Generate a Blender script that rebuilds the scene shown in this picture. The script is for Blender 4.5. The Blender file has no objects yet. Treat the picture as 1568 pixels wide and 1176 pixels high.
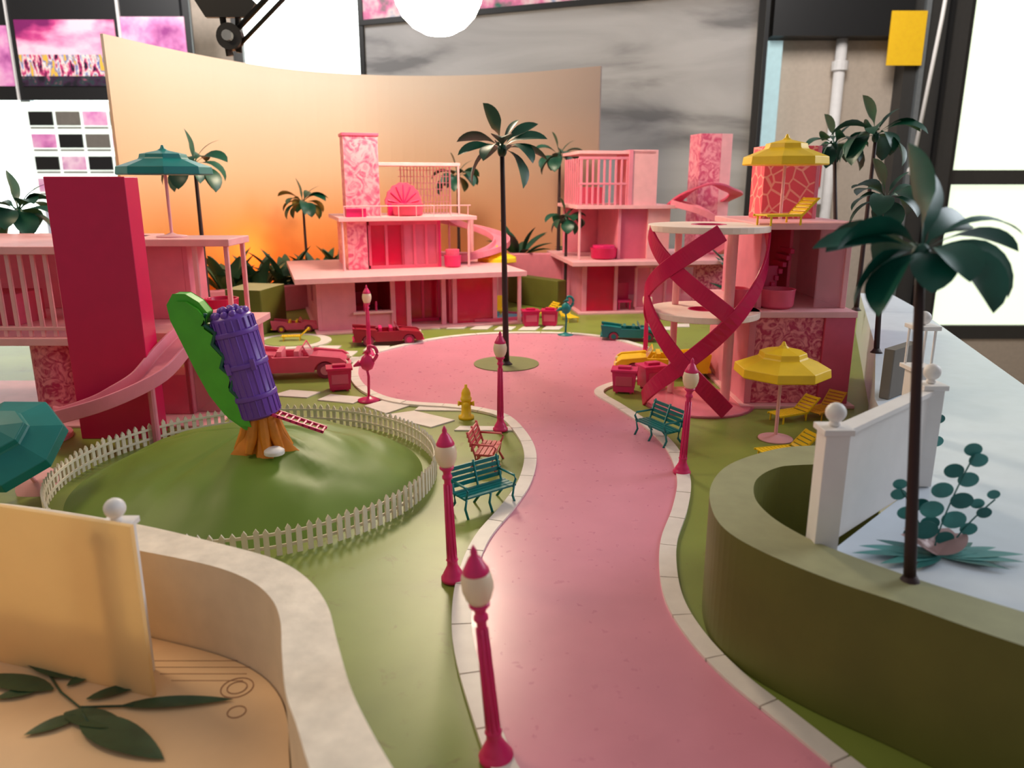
import bpy, math, random
from mathutils import Matrix, Vector, noise
random.seed(7)
pi=math.pi
# ------------------------------------------------------------------ materials
def lin(c):
    return tuple(((x/255)/12.92 if x/255<=.04045 else ((x/255+.055)/1.055)**2.4) for x in c)
def addtrans(m,t,col=None,sock=None):
    nt=m.node_tree; N=nt.nodes; L=nt.links; b=N['Principled BSDF']
    out=N['Material Output']; tr=N.new('ShaderNodeBsdfTranslucent'); mx=N.new('ShaderNodeMixShader')
    if sock is not None: L.new(sock,tr.inputs['Color'])
    else: tr.inputs['Color'].default_value=(*col,1)
    mx.inputs[0].default_value=t
    L.new(b.outputs[0],mx.inputs[1]); L.new(tr.outputs[0],mx.inputs[2]); L.new(mx.outputs[0],out.inputs[0])
def mat(name,c,rough=.5,var=.06,scale=6,bump=0.0,metal=0,trans=0,alpha=1,emit=0,spec=.5,coat=0):
    m=bpy.data.materials.new(name); m.use_nodes=True
    nt=m.node_tree; N=nt.nodes; L=nt.links
    b=N['Principled BSDF']; col=lin(c)
    b.inputs['Roughness'].default_value=rough
    b.inputs['Metallic'].default_value=metal
    b.inputs['Specular IOR Level'].default_value=spec
    b.inputs['Coat Weight'].default_value=coat
    tc=N.new('ShaderNodeTexCoord'); no=N.new('ShaderNodeTexNoise')
    no.inputs['Scale'].default_value=scale; no.inputs['Detail'].default_value=5
    L.new(tc.outputs['Object'],no.inputs['Vector'])
    r=N.new('ShaderNodeValToRGB')
    r.color_ramp.elements[0].position=.3; r.color_ramp.elements[1].position=.7
    r.color_ramp.elements[0].color=(*[x*(1-var) for x in col],1)
    r.color_ramp.elements[1].color=(*[min(1,x*(1+var)) for x in col],1)
    L.new(no.outputs['Fac'],r.inputs['Fac']); L.new(r.outputs['Color'],b.inputs['Base Color'])
    if bump:
        bp=N.new('ShaderNodeBump'); bp.inputs['Strength'].default_value=bump; bp.inputs['Distance'].default_value=.02
        L.new(no.outputs['Fac'],bp.inputs['Height']); L.new(bp.outputs['Normal'],b.inputs['Normal'])
    if emit:
        b.inputs['Emission Color'].default_value=(*col,1); b.inputs['Emission Strength'].default_value=emit
    if alpha<1: b.inputs['Alpha'].default_value=alpha
    if trans: addtrans(m,trans,col)
    m.diffuse_color=(*col,1)
    return m
def pattern(name,c1,c2,scale,thr=.06,rough=.5,kind='edge'):
    m=mat(name,c1,rough); nt=m.node_tree; N=nt.nodes; L=nt.links; b=N['Principled BSDF']
    tc=N.new('ShaderNodeTexCoord'); v=N.new('ShaderNodeTexVoronoi'); v.inputs['Scale'].default_value=scale
    v.feature='DISTANCE_TO_EDGE' if kind=='edge' else 'F1'
    L.new(tc.outputs['Object'],v.inputs['Vector'])
    r=N.new('ShaderNodeValToRGB'); r.color_ramp.elements[0].position=thr*.8; r.color_ramp.elements[1].position=thr*1.2
    r.color_ramp.elements[0].color=(*lin(c2),1); r.color_ramp.elements[1].color=(*lin(c1),1)
    L.new(v.outputs['Distance'],r.inputs['Fac']); L.new(r.outputs['Color'],b.inputs['Base Color'])
    return m
def marble(name,cols,scale):
    m=mat(name,cols[0],.45); nt=m.node_tree; N=nt.nodes; L=nt.links; b=N['Principled BSDF']
    tc=N.new('ShaderNodeTexCoord'); v=N.new('ShaderNodeTexNoise'); v.inputs['Scale'].default_value=scale; v.inputs['Detail'].default_value=3; v.inputs['Distortion'].default_value=2
    L.new(tc.outputs['Object'],v.inputs['Vector']); r=N.new('ShaderNodeValToRGB'); e=r.color_ramp.elements
    e[0].position=.38; e[0].color=(*lin(cols[0]),1); e[1].position=.6; e[1].color=(*lin(cols[1]),1)
    L.new(v.outputs['Fac'],r.inputs['Fac']); L.new(r.outputs['Color'],b.inputs['Base Color']); return m
PINK=mat('pink_plastic',(242,146,168),.42,trans=.22)
PALE=mat('pale_pink_plastic',(246,180,186),.42,trans=.12)
ROSE=mat('rose_plastic',(232,96,130),.4,trans=.25)
HOT=mat('hot_pink_plastic',(216,34,104),.35)
MAG=mat('magenta_plastic',(212,14,88),.3,trans=.2)
RED=mat('crimson_card',(206,0,78),.36,var=.03)
DRED=mat('dark_red',(150,8,36),.4)
GLASSP=mat('pink_acetate',(250,116,150),.1,alpha=.45)
GLASSR=mat('red_acetate',(220,20,70),.1,alpha=.6)
GLASSC=mat('clear_pink_acetate',(255,190,205),.08,alpha=.25)
CRACK2=pattern('red_crazy_stone',(232,84,100),(250,165,150),5.5,.05)
BLOTCH=marble('pink_marble',[(214,80,116),(246,156,168)],5)
LACE=marble('pink_lattice',[(190,38,86),(244,146,156)],9)
YEL=mat('yellow_plastic',(240,196,20),.4)
OCHRE=mat('ochre_plastic',(222,156,26),.5)
TEAL=mat('teal_plastic',(0,116,116),.4)
DTEAL=mat('dark_teal_leaf',(10,86,72),.42,var=.3,scale=5)
LEAF=mat('palm_leaf_green',(12,70,50),.4,var=.3,scale=4)
LEAF2=mat('agave_green',(60,94,66),.5,var=.25,scale=4)
TRUNK=mat('palm_trunk',(44,20,22),.6,bump=.3)
WHITE=mat('white_card',(232,228,226),.5,var=.03)
CREAM=mat('cream_card',(252,228,178),.55,var=.03,trans=.55)
CREAMW=mat('cream_card_face',(226,206,178),.55,var=.05)
DISC=mat('cream_disc',(246,222,210),.45,var=.03)
FENCEM=mat('fence_ivory',(226,214,194),.5,var=.04)
GLOBE=mat('lamp_globe_ivory',(246,232,206),.3,var=.02,trans=.3)
CURB=mat('curb_cream',(226,216,208),.45,var=.05,scale=8)
RIM=mat('rim_plaster',(236,224,208),.55,var=.12,scale=9,bump=.25)
OLIVE=mat('olive_card',(96,98,36),.6,var=.08,scale=3)
TAN=mat('olive_grey_rim',(148,148,110),.6,var=.08,scale=7)
DGREY=mat('grey_hollow',(110,104,96),.7)
PLAT=mat('platform_white',(210,220,232),.32,var=.03)
SAND=mat('cream_base_board',(244,204,158),.5,var=.05,scale=3)
PURP=mat('purple_plastic',(110,66,168),.4,var=.12)
LIME=mat('lime_plastic',(74,176,40),.42,var=.1)
ORNG=mat('orange_plastic',(210,128,24),.5,var=.2)
BLACK=mat('black_metal',(16,16,18),.45)
DARKF=mat('dark_frame',(58,56,54),.5)
STEEL=mat('aluminium',(150,156,160),.35,metal=.6)
RUBBER=mat('tyre_rubber',(150,50,80),.6)
INK=mat('pencil_ink',(150,100,76),.8)
BLUEP=mat('pool_water',(120,180,200),.1)

def road_mat():
    m=mat('pink_road_paint',(216,138,158),.33,var=.05,scale=2.2); nt=m.node_tree; N=nt.nodes; L=nt.links; b=N['Principled BSDF']
    tc=N.new('ShaderNodeTexCoord'); n=N.new('ShaderNodeTexNoise'); n.inputs['Scale'].default_value=14; n.inputs['Detail'].default_value=8
    L.new(tc.outputs['Object'],n.inputs['Vector'])
    mr=N.new('ShaderNodeMapRange'); mr.inputs['To Min'].default_value=.22; mr.inputs['To Max'].default_value=.38
    L.new(n.outputs['Fac'],mr.inputs['Value']); L.new(mr.outputs[0],b.inputs['Roughness']); return m
ROAD=road_mat()
def grass_mat():
    m=mat('green_painted_board',(128,142,62),.4,var=.12,scale=1.3); nt=m.node_tree; N=nt.nodes; L=nt.links; b=N['Principled BSDF']
    old=b.inputs['Base Color'].links[0].from_socket
    tc=N.new('ShaderNodeTexCoord'); n=N.new('ShaderNodeTexNoise'); n.inputs['Scale'].default_value=3.5; n.inputs['Detail'].default_value=10; n.inputs['Roughness'].default_value=.75; n.inputs['Distortion'].default_value=1.2
    L.new(tc.outputs['Object'],n.inputs['Vector'])
    r=N.new('ShaderNodeValToRGB'); r.color_ramp.elements[0].position=.58; r.color_ramp.elements[1].position=.68
    r.color_ramp.elements[0].color=(0,0,0,1); r.color_ramp.elements[1].color=(.6,.6,.6,1)
    L.new(n.outputs['Fac'],r.inputs['Fac'])
    mx=N.new('ShaderNodeMixRGB'); mx.inputs[2].default_value=(*lin((112,96,42)),1)
    L.new(r.outputs['Color'],mx.inputs[0]); L.new(old,mx.inputs[1]); L.new(mx.outputs[0],b.inputs['Base Color']); return m
GRASS=grass_mat()
MOUND=mat('green_mound_card',(102,128,44),.48,var=.08,scale=2,spec=.35)

# ------------------------------------------------------------------ builder
class B:
    def __init__(s,name,T=None):
        s.name=name; s.v=[]; s.f=[]; s.m=[]; s.sm=[]; s.mats=[]; s.T=Matrix.Identity(4); s.W=T or Matrix.Identity(4)
    def add(s,vs,fs,m,smooth=False):
        o=len(s.v); s.v+= [tuple(s.T@Vector(p)) for p in vs]
        if m not in s.mats: s.mats.append(m)
        k=s.mats.index(m)
        for f in fs: s.f.append([i+o for i in f]); s.m.append(k); s.sm.append(smooth)
    def box(s,x0,x1,y0,y1,z0,z1,m):
        s.add([(x0,y0,z0),(x1,y0,z0),(x1,y1,z0),(x0,y1,z0),(x0,y0,z1),(x1,y0,z1),(x1,y1,z1),(x0,y1,z1)],
              [(3,2,1,0),(4,5,6,7),(0,1,5,4),(1,2,6,5),(2,3,7,6),(3,0,4,7)],m)
    def lathe(s,prof,c,m,seg=20,smooth=True,sx=1,sy=1,ph=0):
        vs=[];fs=[];n=len(prof)
        for r,z in prof:
            for i in range(seg):
                a=2*pi*i/seg+ph; vs.append((c[0]+r*math.cos(a)*sx,c[1]+r*math.sin(a)*sy,c[2]+z))
        for j in range(n-1):
            for i in range(seg):
                k=(i+1)%seg; fs.append((j*seg+i,j*seg+k,(j+1)*seg+k,(j+1)*seg+i))
        fs.append(tuple(range(seg))[::-1]); fs.append(tuple((n-1)*seg+i for i in range(seg)))
        s.add(vs,fs,m,smooth)
    def cyl(s,c,r,h,m,seg=24,r2=None,smooth=False,**k):
        s.lathe([(r,0),(r if r2 is None else r2,h)],c,m,seg,smooth,**k)
    def ring(s,c,r0,r1,z0,z1,m,seg=48):
        s.lathe([(r0,z0),(r1,z0),(r1,z1),(r0,z1),(r0,z0)],c,m,seg,False)
        for _ in range(2): s.f.pop(); s.m.pop(); s.sm.pop()
    def ball(s,c,r,m,seg=16,sz=1):
        s.lathe([(max(.001,r*math.sin(pi*i/10)),-r*sz*math.cos(pi*i/10)) for i in range(11)],c,m,seg)
    def tube(s,pts,r,m,seg=8,smooth=True):
        pts=[Vector(p) for p in pts]; n=len(pts); vs=[];fs=[]
        for i,p in enumerate(pts):
            t=(pts[min(i+1,n-1)]-pts[max(i-1,0)]).normalized()
            a=t.cross(Vector((0,0,1)))
            if a.length<.05: a=t.cross(Vector((0,1,0)))
            a.normalize(); b=a.cross(t); rr=r[i] if isinstance(r,(list,tuple)) else r
            for k in range(seg):
                q=2*pi*k/seg; vs.append(tuple(p+a*rr*math.cos(q)+b*rr*math.sin(q)))
        for i in range(n-1):
            for k in range(seg):
                l=(k+1)%seg; fs.append((i*seg+k,i*seg+l,(i+1)*seg+l,(i+1)*seg+k))
        fs.append(tuple(range(seg))[::-1]); fs.append(tuple((n-1)*seg+k for k in range(seg)))
        s.add(vs,fs,m,smooth)
    def prism(s,poly,z0,z1,m,mtop=None):
        n=len(poly); vs=[(x,y,z0) for x,y in poly]+[(x,y,z1) for x,y in poly]
        s.add(vs,[(i,(i+1)%n,n+(i+1)%n,n+i) for i in range(n)]+[tuple(range(n))[::-1]],m)
        s.add([(x,y,z1) for x,y in poly],[tuple(range(n))],mtop or m)
    def plate(s,poly,y0,y1,m):
        n=len(poly); vs=[(x,y0,z) for x,z in poly]+[(x,y1,z) for x,z in poly]
        s.add(vs,[(i,(i+1)%n,n+(i+1)%n,n+i) for i in range(n)]+[tuple(range(n)),tuple(range(n,2*n))[::-1]],m)
    def sweep(s,pts,prof,m,smooth=False,close=False,vert=False):
        pts=[Vector(p) for p in pts]; n=len(pts); k=len(prof); vs=[];fs=[]
        for i,p in enumerate(pts):
            if close: t=(pts[(i+1)%n]-pts[i-1]).normalized()
            else: t=(pts[min(i+1,n-1)]-pts[max(i-1,0)]).normalized()
            a=t.cross(Vector((0,0,1))); a.normalize(); u=Vector((0,0,1)) if vert else a.cross(t)
            for q in prof: vs.append(tuple(p+a*q[0]+u*q[1]))
        for i in range(n if close else n-1):
            j=(i+1)%n
            for q in range(k):
                l=(q+1)%k; fs.append((i*k+q,i*k+l,j*k+l,j*k+q))
        if not close: fs.append(tuple(range(k))[::-1]); fs.append(tuple((n-1)*k+q for q in range(k)))
        s.add(vs,fs,m,smooth)
    def leaf(s,p,az,L,w,e0,e1,m,stalk=.2,seg=10,fold=.25,blunt=.75,roll=0):
        p=Vector(p); vs=[];fs=[]; d=Vector((math.cos(az),math.sin(az),0)); lat0=Vector((-math.sin(az),math.cos(az),0))
        for i in range(seg+1):
            t=i/seg; e=e0+(e1-e0)*t
            if i: p=p+(d*math.cos(e)+Vector((0,0,1))*math.sin(e))*(L/seg)
            if t<stalk: ww=w*.10
            else:
                q=(t-stalk)/(1-stalk); ww=w*max(.10*(1-q),math.sin(pi*min(1,q**blunt))**.8 if q<1 else 0)
            up0=Vector((0,0,1))*math.cos(e)-d*math.sin(e)
            c,sn=math.cos(roll*min(1,t*2)),math.sin(roll*min(1,t*2)); lat=lat0*c+up0*sn; up=up0*c-lat0*sn
            vs+= [tuple(p+lat*ww*.5+up*ww*fold*.5),tuple(p),tuple(p-lat*ww*.5+up*ww*fold*.5)]
        for i in range(seg):
            a=i*3; fs+=[(a,a+1,a+4,a+3),(a+1,a+2,a+5,a+4)]
        s.add(vs,fs,m,True)
    def done(s,bevel=0):
        me=bpy.data.meshes.new(s.name); me.from_pydata(s.v,[],s.f)
        for m in s.mats: me.materials.append(m)
        me.polygons.foreach_set('material_index',s.m); me.polygons.foreach_set('use_smooth',s.sm); me.update()
        o=bpy.data.objects.new(s.name,me); bpy.context.collection.objects.link(o); o.matrix_world=s.W
        if bevel:
            md=o.modifiers.new('b','BEVEL'); md.width=bevel; md.segments=2; md.limit_method='ANGLE'; md.angle_limit=.7
        return o
def TR(x,y,z=0,rz=0,s=1): return Matrix.Translation((x,y,z))@Matrix.Rotation(math.radians(rz),4,'Z')@Matrix.Scale(s,4)
def smooth(pts,n=5,close=False):
    P=[Vector(p) for p in pts]; out=[]; N=len(P)
    R=range(N) if close else range(N-1)
    for i in R:
        if close: a,b,c,d=P[i-1],P[i],P[(i+1)%N],P[(i+2)%N]
        else: a,b,c,d=P[max(i-1,0)],P[i],P[i+1],P[min(i+2,N-1)]
        for k in range(n):
            t=k/n; out.append(.5*((2*b)+(c-a)*t+(2*a-5*b+4*c-d)*t*t+(3*b-a-3*c+d)*t**3))
    if not close: out.append(P[-1])
    return [tuple(p) for p in out]

# ------------------------------------------------------------------ table top
roadL=[(0.3,1.05),(0.19,2.43),(0.02,2.85),(-0.09,3.23),(-0.19,3.65),(-0.24,4.03),(-0.24,4.5),(-0.16,5.06),(0.03,5.63),(0.17,6.17),(0.23,6.82),(0.16,7.43),(-0.03,8.06),(-0.33,8.36),(-0.71,8.52),(-1.17,8.63),(-1.56,8.91),(-1.89,9.46),(-2.1,10.23),(-2.1,11.04),(-1.76,11.69),(-1.12,12.4),(-0.27,12.79),(0.84,12.79),(1.57,12.4),(2.03,11.64)]
roadR=[(2.3,1.05),(1.61,2.43),(1.40,2.85),(1.26,3.13),(1.10,3.45),(0.99,3.80),(0.94,4.18),(0.97,4.58),(1.07,5.06),(1.27,5.63),(1.43,6.25),(1.48,7.00),(1.38,7.71),(1.17,8.44),(1.00,9.03),(1.21,9.46),(1.80,9.98),(2.08,10.54)]
b=B('model_table_top'); b.prism([(-9.5,1.0),(3.0,1.0),(4.2,4),(4.75,6.9),(6.07,11.5),(6.8,14.5),(7.2,20.5),(-9.5,20.5)],-.25,0,WHITE,GRASS)
for x,y in [(-9,1.5),(2.6,1.5),(-9,20),(6.7,20)]: b.box(x-.2,x+.2,y-.2,y+.2,-7.5,-.25,WHITE)
b.done()
SL=smooth(roadL,6); SR=smooth(roadR,6)
b=B('pink_road'); b.prism([p[:2] for p in SL][::-1]+[p[:2] for p in SR],.0,.012,ROAD); b.done()
def curb(name,path,side,w=.115,tile=.42):
    P=[Vector(p) for p in path]
    b=B(name); acc=0; cur=[P[0]]
    def flush(c):
        if len(c)<2: return
        inn=[];out=[]
        for i,p in enumerate(c):
            t=(c[min(i+1,len(c)-1)]-c[max(i-1,0)]).normalized(); nrm=Vector((-t.y,t.x))*side
            inn.append(tuple(p)); out.append(tuple(p+nrm*w))
        poly=inn+out[::-1]
        if side<0: poly=poly[::-1]
        b.prism(poly[::-1],0,.03,CURB)
    for i in range(1,len(P)):
        seg=P[i]-P[i-1]; cur.append(P[i]); acc+=seg.length
        if acc>tile:
            last=cur[-1]; pr=cur[-2]; d=(last-pr).normalized()
            flush(cur[:-1]+[last-d*.010]); cur=[last]; acc=0
    flush(cur); return b.done(.004)
curb('road_curb',SL,1); curb('road_curb',SR,-1)
b=B('plaza_island'); b.cyl((-.08,10.6,0.012),.46,.012,mat('island_green',(118,122,76),.5),40); b.done()
PAVE=mat('paving_white',(222,212,206),.45,var=.05)
def paving(name,polys,m=PAVE,z=.014):
    b=B(name)
    for p in polys: b.prism(p,0,z,m)
    b.done()
paving('garden_path',[[(-1.45,8.12),(-1.1,8.3),(-.62,7.95),(-.85,7.7)],[(-1.1,8.33),(-1.06,8.5),(-.5,8.42),(-.55,8.3)],[(-.6,7.6),(-.55,7.74),(.08,7.72),(.1,7.58)],[(-1.7,8.5),(-1.5,8.75),(-1.15,8.55),(-1.4,8.2)],
 [(-2.3,8.75),(-2.2,9.0),(-1.75,8.85),(-1.85,8.6)],[(-2.9,8.95),(-2.75,9.2),(-2.35,9.1),(-2.45,8.85)]])
sq=[]
for i in range(5):
    for j in range(3):
        if (i+j)%2==0:
            x=-3.9+i*.38+j*.05; y=10.7+j*.4; sq.append([(x,y),(x+.34,y),(x+.36,y+.36),(x+.02,y+.36)])
for i in range(7):
    x=-2.0+i*.42; y=13.25+.08*math.sin(i); sq.append([(x,y),(x+.3,y),(x+.4,y+.35),(x+.1,y+.35)])
for i in range(4):
    x=1.9+i*.34; y=12.6+.3*i; sq.append([(x,y),(x+.24,y),(x+.3,y+.3),(x+.06,y+.3)])
paving('paving_tiles',sq)
b=B('round_patio'); b.cyl((-3.55,12.2,0),.62,.02,PAVE,36); b.cyl((-3.55,12.2,0.02),.45,.012,mat('patio_green',(150,160,90),.5),36); b.done()

# ------------------------------------------------------------------ right planter + platform
Rout=[(2.5,5.1),(2.01,5.08),(1.72,4.96),(1.41,4.71),(1.22,4.39),(1.13,4.05),(1.13,3.75),(1.25,3.49),(1.47,3.22),(1.71,3.0),(1.92,2.79),(2.2,2.55),(2.75,2.15),(3.4,1.9)]
Rin=[(2.45,4.75),(1.87,4.71),(1.68,4.64),(1.51,4.45),(1.42,4.19),(1.42,3.96),(1.48,3.75),(1.60,3.54),(1.87,3.23),(2.18,2.95),(2.44,2.75),(2.9,2.45),(3.5,2.2)]
so=[p[:2] for p in smooth(Rout,5)]; si=[p[:2] for p in smooth(Rin,5)]
b=B('curved_planter'); b.prism(so+si[::-1],0,.72,OLIVE,TAN); b.done(.008)
b=B('white_platform')
b.prism([(1.62,3.57),(1.89,3.27),(2.2,2.99),(2.92,2.49),(3.3,2.3),(4.25,4.3),(4.75,6.9),(6.07,11.5),(6.4,13),(5.9,13),(4.15,8.6),(3.15,6.43),(2.55,4.5)],.001,.68,PLAT)
b.done()
# ------------------------------------------------------------------ left garden edging + board
Lout=[(-5.2,4.8),(-3.61,4.47),(-2.85,4.30),(-2.15,4.07),(-1.62,3.84),(-1.24,3.65),(-1.02,3.45),(-0.86,3.20),(-0.75,2.91),(-0.63,2.60),(-0.52,2.38),(-0.40,2.17),(-0.20,1.84),(.1,1.2)]
Lin=[(-5.2,4.4),(-3.33,4.09),(-2.65,3.96),(-1.98,3.74),(-1.55,3.58),(-1.30,3.43),(-1.14,3.26),(-1.04,3.07),(-0.96,2.82),(-0.87,2.56),(-0.78,2.38),(-0.68,2.17),(-0.51,1.84),(-.2,1.2)]
so=[p[:2] for p in smooth(Lout,5)]; si=[p[:2] for p in smooth(Lin,5)]
b=B('curved_cream_planter'); b.prism((so+si[::-1])[::-1],0,.6,CREAMW,RIM); b.done(.012)
b=B('cream_base_board'); b.prism([(p[0]-.006,p[1]-.006) for p in si][::-1]+[(-5.2,1.2)],.001,.08,SAND)
for (x,y,r) in [(-1.36,3.30,.075),(-1.36,3.30,.045),(-1.3,3.12,.04)]:
    b.sweep([(x+r*math.cos(2*pi*i/24),y+r*math.sin(2*pi*i/24),.081) for i in range(24)],[(0,0),(.004,0),(.004,.002),(0,.002)],INK,close=True)
for k in range(4): b.box(-1.95+.08*k,-1.35,3.52-.055*k,3.5225-.055*k,.08,.082,INK)
b.done()
def leafset(name,z,leaves,m,stems=[]):
    b=B(name)
    for (x0,y0,x1,y1,w) in leaves:
        L=math.hypot(x1-x0,y1-y0); b.leaf((x0,y0,z+.012),math.atan2(y1-y0,x1-x0),L,w,0.03,-0.03,m,stalk=.02,fold=.12)
    for s_ in stems: b.tube([(x,y,z+.012) for x,y in s_],.006,m,6)
    b.done()
leafset('fallen_leaf_sprig',.08,[(-1.86,3.15,-1.34,3.2,.085),(-2.0,3.06,-1.5,2.80,.17),(-2.25,3.27,-2.72,3.38,.12),(-2.2,3.36,-2.6,3.56,.11),(-2.02,3.08,-2.2,2.95,.09),(-2.05,3.2,-1.8,3.33,.08),(-2.1,3.1,-1.75,3.0,.12),(-2.2,3.3,-2.1,3.45,.07),(-2.3,3.3,-2.5,3.2,.09)],mat('laurel_leaf',(44,78,52),.4,var=.35),[[(-1.8,3.15),(-2.05,3.14),(-2.2,3.25),(-2.35,3.4)],[(-2.05,3.14),(-1.95,3.03)]])
# paper eucalyptus sprigs on the platform
TL=mat('paper_leaf_teal',(66,142,140),.5,var=.25); RL=mat('paper_leaf_rose',(196,160,160),.5)
TD=mat('paper_leaf_dark_teal',(30,106,104),.5,var=.25)
b=B('paper_eucalyptus_plant')
for az,L,w in [(0,.42,.08),(14,.34,.07),(-12,.38,.07),(178,.44,.07),(165,.38,.08),(195,.36,.07),(30,.28,.08),(145,.30,.08),(-30,.30,.06),(215,.24,.06),(5,.26,.06),(185,.25,.06)]:
    b.leaf((2.14,3.50,.69),math.radians(az),L,w,.10,-.03,TL if L>.33 else TD,stalk=.02,fold=.1)
for az in (50,80,105,130,20,160): b.leaf((2.14,3.52,.69),math.radians(az),.20,.15,.7,.2,RL,stalk=.02,fold=.1)
def sprig(x,y,z,h,lean,n,r0):
    st=[(x+lean*(t/10)**1.4,y+.05*t/10,z+h*t/10) for t in range(11)]; b.tube(st,.004,TD,6)
    for k in range(n):
        t=.18+.82*k/(n-1); cx=x+lean*t**1.4; cz=z+h*t; sg=1 if k%2 else -1; r=r0*(1-.35*t)
        fx=sg*r*1.15 if k<n-1 else 0; yy=y+.05*t+.008*(k%3)
        b.plate([(cx+fx+r*1.15*math.cos(2*pi*i/18),cz+.02+r*.85*math.sin(2*pi*i/18)) for i in range(18)],yy,yy+.003,TL if k%3 else TD)
sprig(2.14,3.56,.69,.50,.16,9,.062); sprig(2.12,3.60,.69,.30,-.14,6,.05); sprig(2.22,3.56,.69,.26,.22,6,.045)
sprig(2.72,4.75,.681,.46,.02,6,.05)
b.done()
# ------------------------------------------------------------------ billboards
def finial(b,x,y,z,r=.05):
    b.box(x-.075,x+.075,y-.075,y+.075,z,z+.03,WHITE); b.lathe([(.02,0),(.03,.01),(.02,.03)],(x,y,z+.03),WHITE,12); b.ball((x,y,z+.05+r),r,WHITE)
def strip(b,p,q,z0,z1,th,m):
    p=Vector(p);q=Vector(q);t=(q-p).normalized();n=Vector((-t.y,t.x))*th/2
    b.prism([tuple(p-n),tuple(q-n),tuple(q+n),tuple(p+n)],z0,z1,m)
b=B('cream_hoarding_panel')
strip(b,(-4.6,4.12),(-1.74,3.24),.08,.98,.025,CREAM)
b.box(-1.95,-1.83,3.33,3.45,.08,.90,WHITE); finial(b,-1.89,3.39,.90)
b.done(.003)
b=B('white_hoarding_panel')
strip(b,(1.64,3.68),(2.5,4.46),.685,1.27,.05,WHITE); strip(b,(1.6,3.64),(2.52,4.48),1.27,1.30,.09,WHITE)
b.box(1.54,1.66,3.58,3.70,.001,1.3,WHITE); finial(b,1.6,3.64,1.3)
b.box(2.46,2.58,4.42,4.54,.685,1.3,WHITE); finial(b,2.52,4.48,1.3)
b.done(.003)
b=B('white_gate_post')
b.T=TR(2.98,5.5,.681)
b.box(-.06,.06,-.06,.06,0,.5,WHITE)
for sx in (-.07,.055):
    for sy in (-.07,.055): b.box(sx,sx+.015,sy,sy+.015,.5,.8,WHITE)
b.box(-.09,.09,-.09,.09,.49,.52,WHITE); b.box(-.09,.09,-.09,.09,.79,.82,WHITE); b.ball((0,0,.87),.05,WHITE)
b.done(.003)
b=B('grey_garden_panel'); strip(b,(3.22,6.42),(3.60,6.75),.681,1.12,.09,DGREY); b.done(.01)

# ------------------------------------------------------------------ mound + picket fence
MC=(-2.25,6.3)
b=B('grassy_mound'); nA,nR=96,20; vs=[];fs=[]
for k in range(nR):
    q=1-k/nR; r=1.46*q
    for i in range(nA):
        a=2*pi*i/nA; x,y=r*math.cos(a),r*math.sin(a)
        z=.45*math.cos(pi/2*min(1,q**1.0))**.95
        env=math.sin(pi*q)**.6
        z+=env*(.05*(noise.noise(Vector((x*1.5,y*1.5,3)))) +.035*abs(noise.noise(Vector((x*3.2+9,y*3.2,1)))))
        side=max(0,math.cos(a+.2))   # crumpled card folds on the lit side
        z+=env*side*.07*abs(noise.noise(Vector((a*3.0,q*3.0,7))))
        z-=env*.02*max(0,1-abs(((a*5/(2*pi)+.1)%1)-.5)*22)
        vs.append((MC[0]+x,MC[1]+y,max(z,0) if k else 0))
vs.append((MC[0],MC[1],.46))
for k in range(nR-1):
    for i in range(nA):
        j=(i+1)%nA; fs.append((k*nA+i,k*nA+j,(k+1)*nA+j,(k+1)*nA+i))
fs+=[((nR-1)*nA+i,(nR-1)*nA+(i+1)%nA,nR*nA) for i in range(nA)]
b.add(vs,fs,MOUND,True); b.done()
b=B('white_picket_fence'); n=136
for i in range(n):
    a=2*pi*i/n+random.uniform(-.004,.004); r=1.58; h=.215+random.uniform(-.01,.01)
    b.T=Matrix.Translation((MC[0]+r*math.cos(a),MC[1]+r*math.sin(a),0))@Matrix.Rotation(a+pi/2+random.uniform(-.05,.05),4,'Z')
    b.plate([(-.019,0),(.019,0),(.019,h-.03),(0,h),(-.019,h-.03)],-.008,.008,FENCEM)
b.T=Matrix.Identity(4)
for z in (.05,.145): b.sweep([(MC[0]+1.567*math.cos(2*pi*i/80),MC[1]+1.567*math.sin(2*pi*i/80),z) for i in range(80)],[(-.005,0),(.005,0),(.005,.022),(-.005,.022)],FENCEM,close=True)
b.done()

# ------------------------------------------------------------------ toy figurine on the mound
b=B('toy_treehouse_figurine',Matrix.Translation((-2.02,5.93,.38)))
seg=36; vs=[];fs=[]
prof=[(.22,0),(.18,.06),(.14,.15),(.12,.26),(.13,.36)]
for r,z in prof:
    for i in range(seg):
        a=2*pi*i/seg; rr=r*(1+.25*math.cos(5*a)*(1-z/.4)+.08*math.cos(12*a)); vs.append((rr*math.cos(a),rr*math.sin(a)*.8,z))
for j in range(len(prof)-1):
    for i in range(seg): fs.append((j*seg+i,j*seg+(i+1)%seg,(j+1)*seg+(i+1)%seg,(j+1)*seg+i))
fs.append(tuple(range(seg))[::-1]); b.add(vs,fs,ORNG,True)
for a in (-2.8,-1.9,-1.2,-.6,.3,1.6,2.5): b.tube([(.09*math.cos(a),.08*math.sin(a),.32),(.14*math.cos(a),.12*math.sin(a),.16),(.21*math.cos(a),.18*math.sin(a),.03)],[.04,.045,.03],ORNG,8)
b.lathe([(.05,0),(.08,.01),(.08,.04),(.05,.06)],(.14,-.18,0.03),WHITE,14)
b.T=Matrix.Translation((0,0,.30))@Matrix.Rotation(math.radians(-12),4,'Y')
pr=[(.13,0),(.165,.02),(.165,.16),(.178,.165),(.178,.20),(.165,.205),(.168,.42),(.182,.425),(.182,.46),(.168,.465),(.165,.68),(.178,.685),(.178,.72),(.163,.725),(.160,.82),(.13,.85),(.05,.86)]
b.lathe(pr,(0,0,0),PURP,24)
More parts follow.
